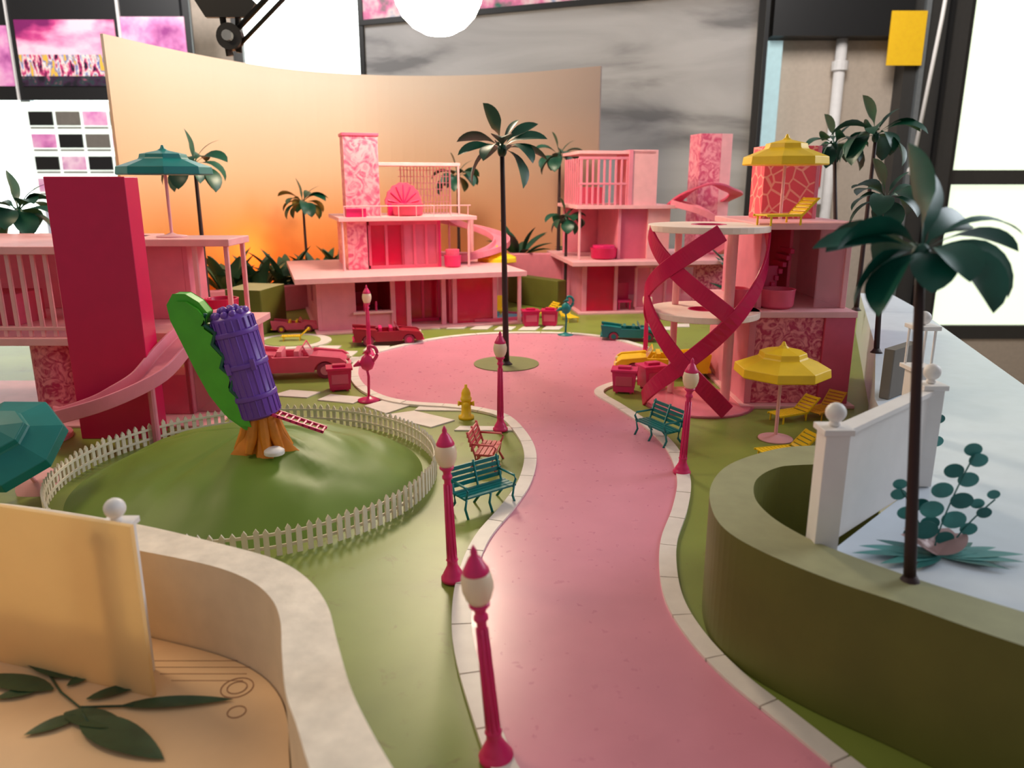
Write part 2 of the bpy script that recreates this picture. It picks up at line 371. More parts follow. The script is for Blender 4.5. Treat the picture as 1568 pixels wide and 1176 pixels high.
for i in range(20):
    a=2*pi*i/20; b.tube([(.166*math.cos(a),.166*math.sin(a),.03),(.166*math.cos(a),.166*math.sin(a),.81)],.007,PURP,6)
for a in (-2.0,-.9): b.box(.18*math.cos(a)-.02,.18*math.cos(a)+.02,.18*math.sin(a)-.012,.18*math.sin(a)+.012,.40,.49,PURP)
for ring_,zz,rr in ((12,.85,.12),(7,.88,.06)):
    for i in range(ring_):
        a=2*pi*i/ring_; b.ball((rr*math.cos(a),rr*math.sin(a),zz),.032,PURP,8)
poly=[(-.02,-.10),(-.12,-.06),(-.22,.06),(-.30,.25),(-.35,.48),(-.39,.72),(-.42,.90),(-.41,1.02),(-.34,1.09),(-.25,1.07),(-.17,.99),(-.13,.90),(-.17,.82),(-.10,.74),(-.15,.66),(-.09,.55),(-.14,.47),(-.07,.37),(-.12,.28),(-.04,.15)]
b.plate(poly,-.10,.02,LIME)
b.plate([(x*.86-.035,z*.9+.05) for x,z in poly],-.135,-.095,LIME)
b.tube([(-.13,-.13,.90),(-.17,-.13,.82),(-.10,-.13,.74),(-.15,-.13,.66),(-.09,-.13,.55),(-.14,-.13,.47),(-.07,-.13,.37),(-.12,-.13,.28),(-.04,-.13,.15)],.018,DTEAL,6)
b.T=Matrix.Translation((.1,-.1,.33))@Matrix.Rotation(math.radians(20),4,'Y')
for y in (0,.11): b.box(0,.44,y,y+.02,0,.025,HOT)
for k in range(9): b.box(k*.052,k*.052+.018,0,.12,.002,.022,HOT)
b.done(.006)

# ------------------------------------------------------------------ street lamps
def street_lamp(x,y,lean=0,s=1,az=0):
    b=B('street_lamp',Matrix.Translation((x,y,.012))@Matrix.Rotation(math.radians(az),4,'Z')@Matrix.Rotation(math.radians(lean),4,'Y')@Matrix.Scale(s,4))
    b.lathe([(.078,0),(.078,.022),(.066,.032),(.062,.05),(.048,.075),(.036,.10),(.034,.13),(.040,.14),(.034,.15),(.028,.19),(.024,.40),(.021,.66),(.022,.69),(.032,.70),(.032,.715),(.024,.725),(.026,.745),(.045,.765),(.046,.78)],(0,0,0),HOT,20)
    for i in range(8):
        a=2*pi*i/8; b.tube([(.03*math.cos(a),.03*math.sin(a),.15),(.023*math.cos(a),.023*math.sin(a),.66)],.005,HOT,5)
    b.lathe([(.036,.775),(.054,.80),(.067,.84),(.069,.875),(.062,.91),(.052,.925)],(0,0,0),GLOBE,20)
    b.lathe([(.056,.918),(.058,.928),(.046,.95),(.028,.985),(.014,1.0),(.016,1.012),(.010,1.03),(.002,1.045)],(0,0,0),HOT,20)
    b.done()
street_lamp(-.07,2.90,-5); street_lamp(-.38,4.50,-2); street_lamp(-.12,7.6,0); street_lamp(1.5,6.38,2); street_lamp(-2.12,11.18); street_lamp(1.93,10.9,0)
def flamingo(name,x,y,m):
    b=B(name,Matrix.Translation((x,y,0)))
    b.lathe([(.13,0),(.13,.02),(.05,.04),(.02,.06)],(0,0,0),m,20); b.tube([(0,0,.04),(.01,0,.3),(-.01,0,.42)],.016,m,8)
    b.lathe([(.001,-.10),(.05,-.07),(.075,0),(.05,.07),(.001,.12)],(0,0,.46),m,14,sx=1.2,sy=.8)
    b.tube(smooth([(.07,0,.48),(.12,0,.56),(.10,0,.64),(.03,0,.66),(.02,0,.60)],4),.02,m,8); b.ball((.02,0,.60),.03,m,10); b.tube([(.0,0,.60),(-.05,0,.57)],[.016,.004],m,6)
    b.tube([(-.08,0,.46),(-.16,0,.42)],[.04,.01],m,8); b.done()
flamingo('flamingo_ornament',-1.69,8.74,HOT); flamingo('flamingo_ornament',.9,12.74,TEAL)
b=B('fire_hydrant',Matrix.Translation((-.5,8.05,.0)))
b.lathe([(.085,0),(.085,.03),(.055,.04),(.05,.2),(.062,.21),(.062,.235),(.052,.24),(.05,.29),(.035,.33),(.016,.35),(.016,.38),(.002,.385)],(0,0,0),YEL,18)
b.T=Matrix.Translation((0,0,.17))@Matrix.Rotation(pi/2,4,'Y'); b.lathe([(.028,-.09),(.028,-.07),(.02,-.07),(.02,.07),(.028,.07),(.028,.09)],(0,0,0),YEL,12)
b.T=Matrix.Translation((0,0,.17))@Matrix.Rotation(pi/2,4,'X'); b.lathe([(.032,0),(.032,.08),(.02,.09)],(0,0,0),YEL,12); b.done()
def bench(x,y,rz,m,L=.46):
    b=B('park_bench',TR(x,y,.0,rz))
    for k in range(4): b.box(-L/2,L/2,-.09+k*.045,-.055+k*.045,.155,.17,m)
    for k in range(4):
        b.T=Matrix.Translation((0,.10+k*.012,.19+k*.042)); b.box(-L/2,L/2,0,.012,0,.032,m)
    b.T=Matrix.Identity(4)
    for sx in (-L/2+.02,0,L/2-.02):
        b.tube([(sx,-.11,0),(sx,-.07,.07),(sx,-.09,.15),(sx,.08,.155),(sx,.15,.36)],.011,m,6)
        b.tube([(sx,.14,0),(sx,.07,.08),(sx,.08,.155)],.011,m,6)
    for sx in (-L/2+.02,L/2-.02): b.tube([(sx,-.08,.155),(sx,-.11,.22),(sx,-.09,.25),(sx,.11,.25)],.010,m,6)
    b.done()
bench(-.22,5.66,38,TEAL,.5); bench(-.22,6.62,80,mat('coral_bench_paint',(204,84,84),.45),.4); bench(1.45,7.3,-62,TEAL,.5)
def litter_bin(x,y,rz,m=MAG,s=1):
    b=B('litter_bin',TR(x,y,.0,rz,s))
    b.plate([(-.12,.03),(.12,.03),(.14,.27),(-.14,.27)],-.11,.11,m); b.box(-.16,.16,-.13,.13,.27,.30,m); b.box(-.10,.10,-.118,-.108,.10,.22,ROSE)
    b.box(-.08,.08,-.05,.05,.30,.33,m)
    for sx in (-.1,.07):
        for sy in (-.09,.06): b.box(sx,sx+.03,sy,sy+.03,0,.03,m)
    b.done(.008)
litter_bin(-2.14,9.25,15); litter_bin(1.38,9.15,-12,HOT); litter_bin(1.74,9.3,20,HOT,1.05); litter_bin(.33,13.6,8); litter_bin(.68,13.65,-8)

# ------------------------------------------------------------------ cars
def car(x,y,rz,m,s=1,inner=PALE):
    b=B('convertible_car',TR(x,y,0,rz,s))
    def arch(cx,r=.13): return [(cx+r*math.cos(t),.09+r*math.sin(t)) for t in [pi*k/8 for k in range(8,-1,-1)]]
    body=[(-.62,.12),(-.62,.09)]+arch(-.38)+arch(.38)+[(.60,.09),(.64,.13),(.63,.20),(.56,.25),(.30,.28),(.22,.29),(.2,.27),(-.22,.27),(-.25,.30),(-.50,.31),(-.66,.34),(-.64,.2)]
    for y0,y1 in ((-.25,-.19),(.19,.25)): b.plate(body,y0,y1,m)
    b.plate([(-.6,.1),(-.2,.1),(.2,.1),(.60,.1),(.62,.19),(.55,.235),(.28,.265),(.2,.25),(.2,.15),(-.22,.15),(-.22,.26),(-.6,.29)],-.19,.19,m)
    for yy in (-.23,.23): b.tube([(-.66,yy,.34),(-.45,yy,.32),(-.2,yy,.295)],[.02,.02,.01],m,6)
    for sx in (-.18,.02): 
        b.box(sx,sx+.06,-.17,.17,.15,.33,inner); b.box(sx,sx+.16,-.17,.17,.15,.19,inner)
    b.plate([(.2,.26),(.215,.26),(.14,.38),(.125,.38)],-.18,.18,GLASSC)
    b.tube([(.2,-.19,.27),(.13,-.18,.39),(.13,.18,.39),(.2,.19,.27)],.010,m,6)
    b.tube([(.10,.09,.25),(.13,.09,.27)],.04,m,10)
    for sx in (-.38,.38):
        for sy in (-.235,.175):
            b.T=Matrix.Translation((sx,sy,.10))@Matrix.Rotation(-pi/2,4,'X'); b.lathe([(.06,-.0),(.10,.005),(.10,.055),(.06,.06)],(0,0,0),RUBBER,20); b.cyl((0,0,-.006),.055,.07,inner,14)
    b.T=Matrix.Identity(4)
    for sy in (-.17,.17): b.ball((.62,sy,.18),.03,GLOBE,10); b.ball((-.64,sy,.27),.025,HOT,10)
    b.box(.61,.66,-.23,.23,.09,.12,inner); b.box(-.67,-.61,-.23,.23,.09,.12,inner)
    b.done(.012)
car(-2.9,10.0,8,ROSE,1.1,PINK); car(-1.98,12.1,12,DRED,.84,HOT); car(1.95,12.4,-8,TEAL,.74,TEAL); car(2.0,10.05,172,YEL,.95,YEL)
car(-3.75,13.15,10,ROSE,.6,YEL)

# ------------------------------------------------------------------ parasols + loungers
def parasol(x,y,z,m,h=.9,r=.45,tilt=(0,0),az=22):
    b=B('parasol',Matrix.Translation((x,y,z))@Matrix.Rotation(math.radians(tilt[0]),4,'X')@Matrix.Rotation(math.radians(tilt[1]),4,'Y'))
    b.lathe([(.17,0),(.17,.015),(.06,.03),(.02,.05)],(0,0,0),PALE,24); b.cyl((0,0,.03),.018,h-.05,PALE,10)
    a=math.radians(az); R=r
    b.lathe([(R*.97,h-.30),(R,h-.29),(R*.98,h-.21),(R*.52,h-.125),(R*.5,h-.11),(R*.48,h-.07),(R*.12,h-.03),(.03,h-.01),(.012,h+.03)],(0,0,0),m,8,smooth=False,ph=a)
    b.done(.006)
parasol(2.65,7.35,0,YEL,.97,.46); parasol(3.02,8.85,2.05,YEL,.93,.46); parasol(-3.98,9.15,1.88,TEAL,1.0,.52)
parasol(-3.96,6.0,.06,TEAL,.80,.45,(34,0)); parasol(-.3,15.6,0,YEL,1.25,.42)
def lounger(x,y,z,rz,m=YEL,s=1):
    b=B('sun_lounger',TR(x,y,z,rz,s))
    for k in range(9): b.box(-.26+k*.04,-.23+k*.04,-.09,.09,.085,.097,m)
    for sy in (-.1,.09): 
        b.box(-.27,.12,sy,sy+.012,.078,.10,m); b.plate([(.11,.08),(.12,.10),(.27,.24),(.285,.235)],sy,sy+.012,m)
        for sx in (-.23,.09): b.box(sx,sx+.018,sy,sy+.012,0,.08,m)
    for k in range(5): 
        t=.12+k*.033; z0=.10+k*.03; b.plate([(t,z0-.01),(t+.024,z0+.012),(t+.018,z0+.022),(t-.006,z0)],-.09,.09,m)
    b.done(.003)
lounger(3.05,8.0,0,25); lounger(2.55,6.78,0,15); lounger(3.45,8.15,0,40,OCHRE); lounger(2.95,8.5,2.05,20,YEL,1.2); lounger(.6,14.6,0,30,YEL,1.1); lounger(1.05,14.2,0,110,YEL,1.0); lounger(-3.5,12.2,.032,10,YEL,.8)

# ------------------------------------------------------------------ palms & plants
def palm(x,y,z0,ztop,L=.6,n=11,r=.035,w=.2,m=LEAF,seed=1,bend=(0,0),droop=1.2,fr=None):
    random.seed(seed); b=B('model_palm_tree')
    tx,ty=x+bend[0],y+bend[1]
    pts=[(x+(tx-x)*t,y+(ty-y)*t,z0+(ztop-z0)*t) for t in [i/8 for i in range(9)]]
    b.tube(pts,[r*(1.05-.35*i/8) for i in range(9)],TRUNK,10)
    b.lathe([(r*2.2,0),(r*1.6,.02),(r*1.0,.05)],(x,y,z0),TRUNK,12)
    b.ball((tx,ty,ztop),r*1.5,m,10,1.4)
    if fr:
        for (azd,l,ww,e0,e1,ro) in fr: b.leaf((tx,ty,ztop+.02),math.radians(azd),l,ww,e0,e1,m,stalk=.15,fold=.28,blunt=1.2,roll=ro,seg=12)
    else:
        for k in range(n):
            az=2*pi*k/n+random.uniform(-.2,.2); kind=k%3
            e0=[.95,.6,.2][kind]+random.uniform(-.12,.12); e1=e0-droop*[1.35,1.6,1.5][kind]+random.uniform(-.2,.2)
            b.leaf((tx,ty,ztop+.02),az,L*random.uniform(.85,1.12),w*random.uniform(.9,1.25),e0,max(e1,-1.5),m,stalk=.2,fold=.3,blunt=1.25,roll=random.uniform(-.6,.6))
        b.leaf((tx,ty,ztop+.02),2.4,L*.95,w,1.35,1.0,m,stalk=.2,blunt=1.2,roll=.8); b.leaf((tx,ty,ztop+.02),.4,L*.9,w*.3,1.3,.3,m,stalk=.2)
    b.done()
palm(-.08,10.54,.024,2.90,bend=(-.05,0),r=.042,fr=[(150,.66,.26,1.35,.9,1.2),(60,.62,.08,1.2,.3,.2),(180,.64,.2,.8,-.4,.6),(200,.64,.18,.4,-.6,-.6),(215,.72,.30,.1,-1.5,.5),(-55,.76,.32,.0,-1.5,-.5),(-90,.5,.28,.9,-.3,0),(0,.64,.18,.8,-.3,.7),(-15,.66,.17,.3,-.7,-.6),(20,.62,.16,1.0,.2,.8),(90,.55,.24,.6,-.6,.3),(120,.6,.22,.5,-.9,.3),(240,.55,.24,.6,-1.1,.2),(-35,.6,.22,.6,-1.2,.2)])
palm(1.84,3.21,.70,2.20,bend=(-.15,0),r=.027,m=DTEAL,fr=[(115,.46,.17,1.5,1.1,1.2),(60,.44,.12,1.2,.5,.9),(180,.40,.15,1.0,-.8,.7),(195,.40,.19,.2,-1.3,.7),(165,.44,.12,.5,-.4,-.6),(215,.40,.20,.1,-1.45,.4),(-100,.26,.18,.2,-1.4,0),(-70,.30,.18,.6,-1.2,.2),(-35,.42,.17,.3,-1.5,.7),(-15,.46,.13,.6,-1.4,.7),(5,.46,.10,.7,-.6,-.5),(20,.62,.06,.8,-.5,.3),(35,.42,.14,.9,-.3,.7),(90,.42,.17,.5,-.9,.4),(140,.42,.17,.7,-.7,.7)])
palm(4.02,8.3,.681,2.3,.5,11,.03,.22,seed=6,bend=(.0,.2))
palm(5.05,11.2,.681,3.1,.64,13,.035,.26,seed=8)
palm(4.85,11.4,.681,3.0,.52,12,.035,.24,seed=9,bend=(-.12,.4))
palm(-5.0,12.6,0,2.75,.64,12,.04,.26,seed=10)
palm(1.03,17.3,.9,3.0,.62,12,.04,.24,seed=11)
palm(1.1,15.9,0,1.75,.5,11,.035,.24,seed=12)
palm(-4.5,17.0,.3,2.05,.6,13,.035,.24,seed=13)
palm(-6.45,10.3,0,2.1,.62,13,.04,.26,seed=14)
palm(-1.2,17.6,.9,2.6,.6,11,.035,.22,seed=15)
def agave(x,y,z,L=.7,n=16,seed=1,m=LEAF2,w=.2):
    random.seed(seed); b=B('agave_bush')
    for k in range(n):
        az=2*pi*k/n*1.62; e=random.uniform(.5,1.45); b.leaf((x+.12*math.cos(az),y+.12*math.sin(az),z),az,L*random.uniform(.7,1.1),w,e,e-.5,m,stalk=.02,fold=.4,blunt=.9)
    b.done()
for i,(x,y) in enumerate([(-5.7,15.4),(-5.2,15.8),(-4.7,16.1),(-4.1,16.5),(-3.7,17.1)]): agave(x,y,.32,.95,20,i,w=.24)
agave(.15,17.4,.9,.85,16,31,LEAF); agave(1.5,17.55,.9,.6,12,32); agave(-3.5,17.7,.32,.8,14,33); agave(4.7,14.2,0,1.6,14,35,DTEAL,.3)
b=B('pink_garden_planter')
b.sweep(smooth([(-6.1,14.4,0),(-5.3,14.9,0),(-4.6,15.3,0),(-4.1,15.9,0),(-3.7,16.6,0)],5),[(-.1,0),(.1,0),(.1,.5),(-.1,.5)],PINK,vert=True)
b.prism([(-6.1,14.6),(-5.3,15.05),(-4.2,16.1),(-3.6,16.8),(-3.2,18.4),(-4.6,17.9),(-5.6,16.6)],0,.32,GRASS); b.done(.02)
b=B('back_garden_planter')
b.sweep(smooth([(-1.9,17.5,0),(-.8,17.1,0),(.3,17.0,0),(1.4,17.0,0)],5),[(-.1,0),(.1,0),(.1,1.0),(-.1,1.0)],PINK,vert=True)
b.prism([(-1.9,17.6),(-.8,17.22),(.3,17.12),(1.4,17.1),(1.75,17.3),(1.6,17.9),(-1.9,17.9)],0,.9,GRASS); b.done(.02)
b=B('olive_hedge'); b.sweep(smooth([(.0,16.6,0),(.4,16.1,0),(.75,15.7,0),(1.0,15.4,0)],5),[(-.12,0),(.12,0),(.12,.6),(-.12,.6)],OLIVE,vert=True); b.done(.02)
b=B('olive_garden_box'); b.prism([(-4.85,12.95),(-4.2,12.8),(-4.05,13.7),(-4.75,13.85)],0,.75,OLIVE,TAN); b.done(.02)
b=B('splash_pool',Matrix.Translation((-.35,14.3,0)))
for (x,y,r) in [(-.3,.1,.36),(.05,-.1,.4),(.4,.12,.32)]: b.cyl((x,y,0),r,.05,PINK,32)
def lob(a,c): return [(a*math.cos(t)*(1+.18*math.cos(3*t)),c*math.sin(t)*(1+.18*math.cos(3*t))) for t in [2*pi*i/48 for i in range(48)]]
b.sweep([(x,y,.05) for x,y in lob(.68,.46)],[(-.03,0),(.03,0),(.03,.05),(-.03,.05)],ROSE,close=True); b.prism(lob(.64,.42),.05,.07,BLUEP)
b.cyl((0,0,.06),.1,.1,TEAL,16); b.done()

# ------------------------------------------------------------------ dollhouse parts
CH=[(-.17,.0),(.17,.0),(.17,.12),(.14,.12),(.12,.035),(-.12,.035),(-.14,.12),(-.17,.12)]
def slats(b,x0,x1,y,z0,z1,n,m=PALE,w=.035,axis='x'):
    for i in range(n):
        t=x0+(x1-x0)*i/(n-1)
        if axis=='x': b.box(t-w/2,t+w/2,y-.015,y+.015,z0,z1,m)
        else: b.box(y-.015,y+.015,t-w/2,t+w/2,z0,z1,m)
def tub(b,x,y,z,r=.22,m=ROSE):
    b.lathe([(r*.8,0),(r,.03),(r*1.05,.2),(r*1.1,.22),(r*.95,.22),(r*.9,.06)],(x,y,z),m,20)
def chair(b,x,y,z,m=ROSE,s=1):
    b.box(x-.09*s,x+.09*s,y-.09*s,y+.09*s,z+.09*s,z+.12*s,m); b.box(x-.09*s,x+.09*s,y+.07*s,y+.09*s,z+.12*s,z+.32*s,m)
    for sx in (-.08*s,.06*s):
        for sy in (-.08*s,.06*s): b.box(x+sx,x+sx+.02*s,y+sy,y+sy+.02*s,z,z+.1*s,m)
def window_panel(b,x0,x1,y0,y1,z0,z1,m,glass=GLASSP,n=3):
    b.box(x0,x1,y0,y1,z0,z0+.06,m); b.box(x0,x1,y0,y1,z1-.08,z1,m)
    for i in range(n+1):
        t=x0+(x1-x0)*i/n; b.box(t-.025,t+.025,y0,y1,z0+.06,z1-.08,m)
    b.box(x0,x1,(y0+y1)/2-.005,(y0+y1)/2+.005,z0+.06,z1-.08,glass)

# ---- centre house
b=B('pink_dollhouse',TR(-3.3,12.6,0,18))
b.box(0.05,3.7,.1,3.1,0,.04,PALE)
b.box(-.25,3.75,0,3.2,.88,.97,PALE)
b.box(.1,.17,.3,1.2,.04,.88,PINK); b.box(.1,.17,1.8,3.0,.04,.88,PINK); b.box(.1,.17,1.2,1.8,.04,.35,PINK); b.box(.1,.17,1.2,1.8,.7,.88,PINK)
b.box(.1,3.6,2.95,3.02,.04,.88,ROSE)
b.box(.17,.75,.3,.36,.04,.88,PINK); b.box(.75,1.35,.3,.36,.04,.3,PINK); b.box(.7,1.38,.26,.42,.30,.34,PALE)
for x in (1.35,1.62,2.25,2.45,3.2): b.box(x,x+.08,.28,.36,.04,.88,PINK)
b.box(1.43,1.62,.3,.34,.04,.88,GLASSR); b.box(2.53,3.2,.31,.34,.04,.88,GLASSR); window_panel(b,1.7,2.3,.7,.75,.04,.88,HOT,GLASSR,2)
b.box(1.5,1.56,.36,2.9,.04,.88,HOT); b.box(2.4,2.46,.36,2.9,.04,.88,ROSE); b.box(3.2,3.26,.36,1.6,.04,.88,PINK)
b.box(2.6,3.1,1.2,1.5,.04,.5,MAG); b.box(.5,1.1,1.3,1.8,.04,.28,HOT); b.box(.5,1.1,1.7,1.8,.28,.5,HOT); b.box(1.7,2.1,1.4,1.7,.04,.4,MAG); chair(b,3.45,.8,.04,YEL,1.2)
b.tube([(.9,.34,.34),(.9,.34,.5)],.02,HOT,8); b.tube([(1.1,.34,.34),(1.1,.34,.5)],.02,HOT,8)
for x in (3.62,): b.box(x,x+.06,.1,.16,.04,.88,PALE); b.box(x,x+.06,2.0,2.06,.04,.88,PALE)
# tier 2
b.box(.6,3.1,.95,2.9,1.83,1.90,PALE)
b.box(.75,.82,1.1,2.8,.97,1.83,BLOTCH); b.box(.82,1.1,1.1,1.16,.97,1.83,BLOTCH); b.box(.75,2.8,2.7,2.76,.97,1.83,PINK)
window_panel(b,1.15,1.75,1.15,1.2,.97,1.83,ROSE,GLASSR,2); window_panel(b,1.75,2.4,1.15,1.2,.97,1.83,ROSE,GLASSP,3); b.box(2.4,2.46,1.15,2.7,.97,1.83,HOT)
b.box(1.3,1.6,1.5,1.9,.97,1.35,MAG); b.box(1.9,2.2,1.6,2.0,.97,1.3,MAG); tub(b,2.65,1.05,.97,.15,HOT); b.cyl((2.65,1.05,1.0),.13,.3,ROSE,16)
for x,y in ((2.95,1.0),(3.0,2.75),(.66,1.0)): b.cyl((x,y,.97),.022,.86,PALE,8)
# tier 3
b.box(.8,1.42,1.5,2.0,1.90,3.32,BLOTCH); b.box(.78,1.44,1.48,2.02,3.3,3.35,ROSE)
b.box(1.42,2.95,1.55,2.3,2.79,2.85,PALE)
for x,y in ((2.92,1.57),(2.92,2.27),(1.5,2.27)): b.cyl((x,y,1.9),.02,.92,PALE,8)
slats(b,1.95,2.85,2.28,1.9,2.8,15,PALE,.018)
for z in (2.0,2.12,2.24,2.36,2.48,2.60,2.72): b.box(1.9,2.9,2.27,2.29,z,z+.014,PALE)
b.box(.7,3.0,1.0,1.02,2.08,2.10,PALE)
for k in range(8): b.box(.7+k*.32,.715+k*.32,1.0,1.02,1.9,2.1,PALE)
tub(b,1.9,1.35,1.9,.27,ROSE)
fan=[(1.88+.33*math.cos(pi*k/16)*(1+.05*(k%2)),2.1+.38*math.sin(pi*k/16)*(1+.05*(k%2))) for k in range(17)]; b.plate(fan,1.66,1.72,ROSE)
for k in range(7):
    a=pi*(k+.5)/7; b.tube([(1.88,1.65,2.1),(1.88+.3*math.cos(a),1.65,2.1+.35*math.sin(a))],.012,HOT,6)
b.box(1.58,2.18,1.6,1.75,1.9,2.12,HOT)
b.box(.75,1.1,1.05,1.3,1.9,2.05,HOT)
cx,cy=3.35,2.3
b.sweep([(cx+.62*math.cos(t),cy+.62*math.sin(t),1.78-.8*(k/30)) for k,t in [(k,2.9-k*.17) for k in range(31)]],CH,PINK)
b.cyl((cx,cy,0),.05,1.8,PALE,12)
b.done(.008)

# ---- mid right house
b=B('pink_dollhouse',TR(1.3,14.7,0,8))
b.box(0,3.1,.1,2.6,0,.04,PALE); b.box(-.15,3.2,0,2.7,.95,1.03,PALE)
b.box(.1,.16,.3,2.5,.04,.95,PINK); b.box(.1,3.0,2.45,2.5,.04,.95,ROSE); b.box(.16,.75,.3,.34,.04,.95,GLASSR); b.box(.1,.2,.28,.36,.04,.95,PINK); b.box(.75,.82,.28,.36,.04,.95,PINK)
b.box(.8,.84,.34,2.4,.04,.95,HOT); window_panel(b,1.2,2.4,.3,.35,.04,.95,PINK,GLASSP,4); chair(b,1.0,.5,.04,HOT,1.6)
b.box(2.4,3.0,.3,.36,.04,.95,LACE)
b.box(.0,2.0,.4,2.3,2.0,2.07,PALE)
b.box(.85,.91,.5,2.2,1.03,2.0,PINK); b.box(.9,1.5,.55,.6,1.03,2.0,GLASSP); b.box(.1,1.9,2.15,2.2,1.03,2.0,PINK); b.box(1.45,1.9,.5,2.2,1.03,2.0,PALE); b.cyl((.08,.5,1.03),.025,.97,PALE,8)
tub(b,.6,.6,1.03,.25,MAG); b.cyl((.6,.6,1.2),.22,.1,HOT,20)
b.box(.05,1.55,.5,2.1,3.02,3.08,PALE); slats(b,.1,1.0,.52,2.07,2.95,9,PINK,.04); b.box(.05,1.05,.5,.55,2.92,2.97,PINK); slats(b,.6,2.0,.1,2.07,2.95,8,PINK,.04,'y'); b.box(.05,1.05,.5,.55,2.45,2.49,PINK)
b.box(1.1,1.6,.5,1.6,2.07,3.1,PALE); b.box(1.02,1.1,.48,1.4,2.07,3.1,PINK); b.box(.3,.8,1.6,2.0,2.07,2.4,ROSE)
b.box(2.7,3.15,1.2,1.8,1.03,3.45,BLOTCH); b.box(3.15,3.38,1.2,1.8,1.03,3.45,PALE)
b.sweep(smooth([(2.0,.7,2.05),(2.2,.35,2.3),(2.6,.2,2.45),(3.0,.4,2.35),(3.4,.9,2.25),(3.3,1.2,2.1)],5),[(-.14,0),(.14,0),(.14,.04),(-.14,.04)],ROSE)
b.sweep(smooth([(2.0,.6,2.05),(2.4,.2,1.9),(2.9,.1,1.6),(3.3,.5,1.3),(3.2,1.0,1.05)],5),CH,PINK)
b.done(.008)

# ---- right house with ribbon slides
b=B('ribbon_slide_dollhouse')
C=(2.17,8.65)
b.cyl((C[0],C[1],0),.64,.035,GLASSP,48); b.cyl((C[0],C[1],0),.60,.02,PALE,48)
b.ring((C[0],C[1],1.04),.17,.62,0,.07,DISC); b.ring((C[0],C[1],1.04),.155,.175,0,.075,HOT)
b.ring((C[0],C[1],1.98),.19,.66,0,.07,DISC); b.ring((C[0],C[1],1.98),.175,.195,0,.075,HOT)
b.cyl((C[0]+.30,C[1]-.05,0.04),.055,1.0,PALE,16); b.cyl((C[0]+.28,C[1]+.0,1.11),.06,.87,PALE,16); b.cyl((C[0]-.25,C[1]+.35,1.11),.04,.87,PALE,16); b.cyl((C[0]-.25,C[1]+.35,.04),.04,1.0,PALE,16)
b.box(2.68,3.86,8.5,10.4,2.0,2.07,PALE); b.box(2.6,3.84,8.45,10.3,1.04,1.11,PALE); b.box(2.6,3.9,8.4,10.4,0,.04,PALE)
def hel(th0,th1,z0,z1,rr,wd,m,n=36,bow=0):
    pts=[]; vs=[];fs=[]
    for i in range(n+1):
        t=i/n; th=math.radians(th0+(th1-th0)*t); z=z0+(z1-z0)*t+bow*math.sin(pi*t)
        pts.append(Vector((C[0]+rr*math.cos(th),C[1]+rr*math.sin(th),z)))
    for i,p in enumerate(pts):
        t=(pts[min(i+1,n)]-pts[max(i-1,0)]).normalized(); nr=Vector((p.x-C[0],p.y-C[1],0)).normalized(); w=nr.cross(t).normalized()
        for a,c in ((-.5,0),(.5,0),(.5,.03),(-.5,.03)): vs.append(tuple(p+w*wd*a+nr*c))
    for i in range(n):
        for q in range(4): l=(q+1)%4; fs.append((i*4+q,i*4+l,(i+1)*4+l,(i+1)*4+q))
    fs.append((3,2,1,0)); fs.append(tuple(n*4+q for q in range(4))); b.add(vs,fs,m,False)
hel(-2,-178,2.0,.06,.63,.18,MAG,bow=-.12)
hel(-92,-180,2.0,1.3,.64,.19,MAG); hel(-180,-215,1.3,.95,.64,.18,MAG); hel(-178,-75,1.25,.08,.64,.18,MAG)
hel(-180,-80,1.98,1.14,.63,.18,MAG)
b.box(2.78,2.84,8.7,10.2,1.11,2.0,PINK); b.box(3.74,3.8,8.7,10.2,1.11,2.0,PALE); b.box(2.8,3.8,10.14,10.2,1.11,2.0,PALE); b.box(3.35,3.39,9.4,10.2,1.11,2.0,ROSE)
b.box(3.45,3.78,8.72,8.76,1.11,2.0,GLASSC)
tub(b,3.02,8.75,1.11,.19,ROSE); tub(b,2.6,8.8,1.11,.13,ROSE)
for k in range(8): b.box(3.05+k*.04,3.10+k*.04,9.3,9.7,1.11+.08*k,1.17+.08*k,HOT)
chair(b,3.1,9.25,1.11,HOT,1.3)
b.box(2.66,2.74,8.5,10.2,.04,1.04,PINK); b.box(2.74,3.5,8.52,8.57,.04,1.04,LACE); b.box(3.5,3.84,8.48,8.56,.04,1.04,ROSE); b.box(3.78,3.84,8.5,10.2,.04,1.04,PINK); b.box(2.7,3.8,10.14,10.2,.04,1.04,PINK)
b.box(3.02,3.64,9.55,10.05,2.07,2.92,CRACK2); b.box(3.64,3.69,9.55,10.05,2.07,2.92,PINK)
b.done(.008)

# ---- left house with crimson tower and slide
b=B('slide_tower_dollhouse')
b.box(-4.33,-3.58,7.35,7.62,0,2.55,RED)
b.box(-7.5,-4.35,7.75,9.8,1.80,1.88,PALE); b.box(-7.5,-4.35,7.75,9.8,.87,.95,PALE); b.box(-7.5,-3.1,7.7,9.6,0,.03,PALE)
slats(b,-7.4,-4.45,7.82,.95,1.80,24,PALE,.045); b.box(-7.5,-4.4,7.8,7.85,1.02,1.06,PALE)
b.box(-7.5,-4.4,9.7,9.75,.95,1.8,PINK); b.cyl((-4.95,8.1,.03),.2,.84,LACE,20); b.cyl((-6.2,8.1,.03),.2,.84,LACE,20); b.box(-6,-5.5,8.5,9,.95,1.3,ROSE)
b.box(-4.45,-3.18,8.75,9.45,1.80,1.88,PALE); b.box(-4.35,-2.98,8.05,9.4,.87,.95,PALE)
for x,y in ((-3.24,8.82),(-3.6,8.82),(-3.24,9.36)): b.box(x-.025,x+.025,y-.025,y+.025,.95,1.8,PALE)
b.box(-4.35,-3.78,8.9,8.95,.95,1.8,PINK); b.box(-3.78,-3.72,8.9,9.4,.95,1.8,PINK)
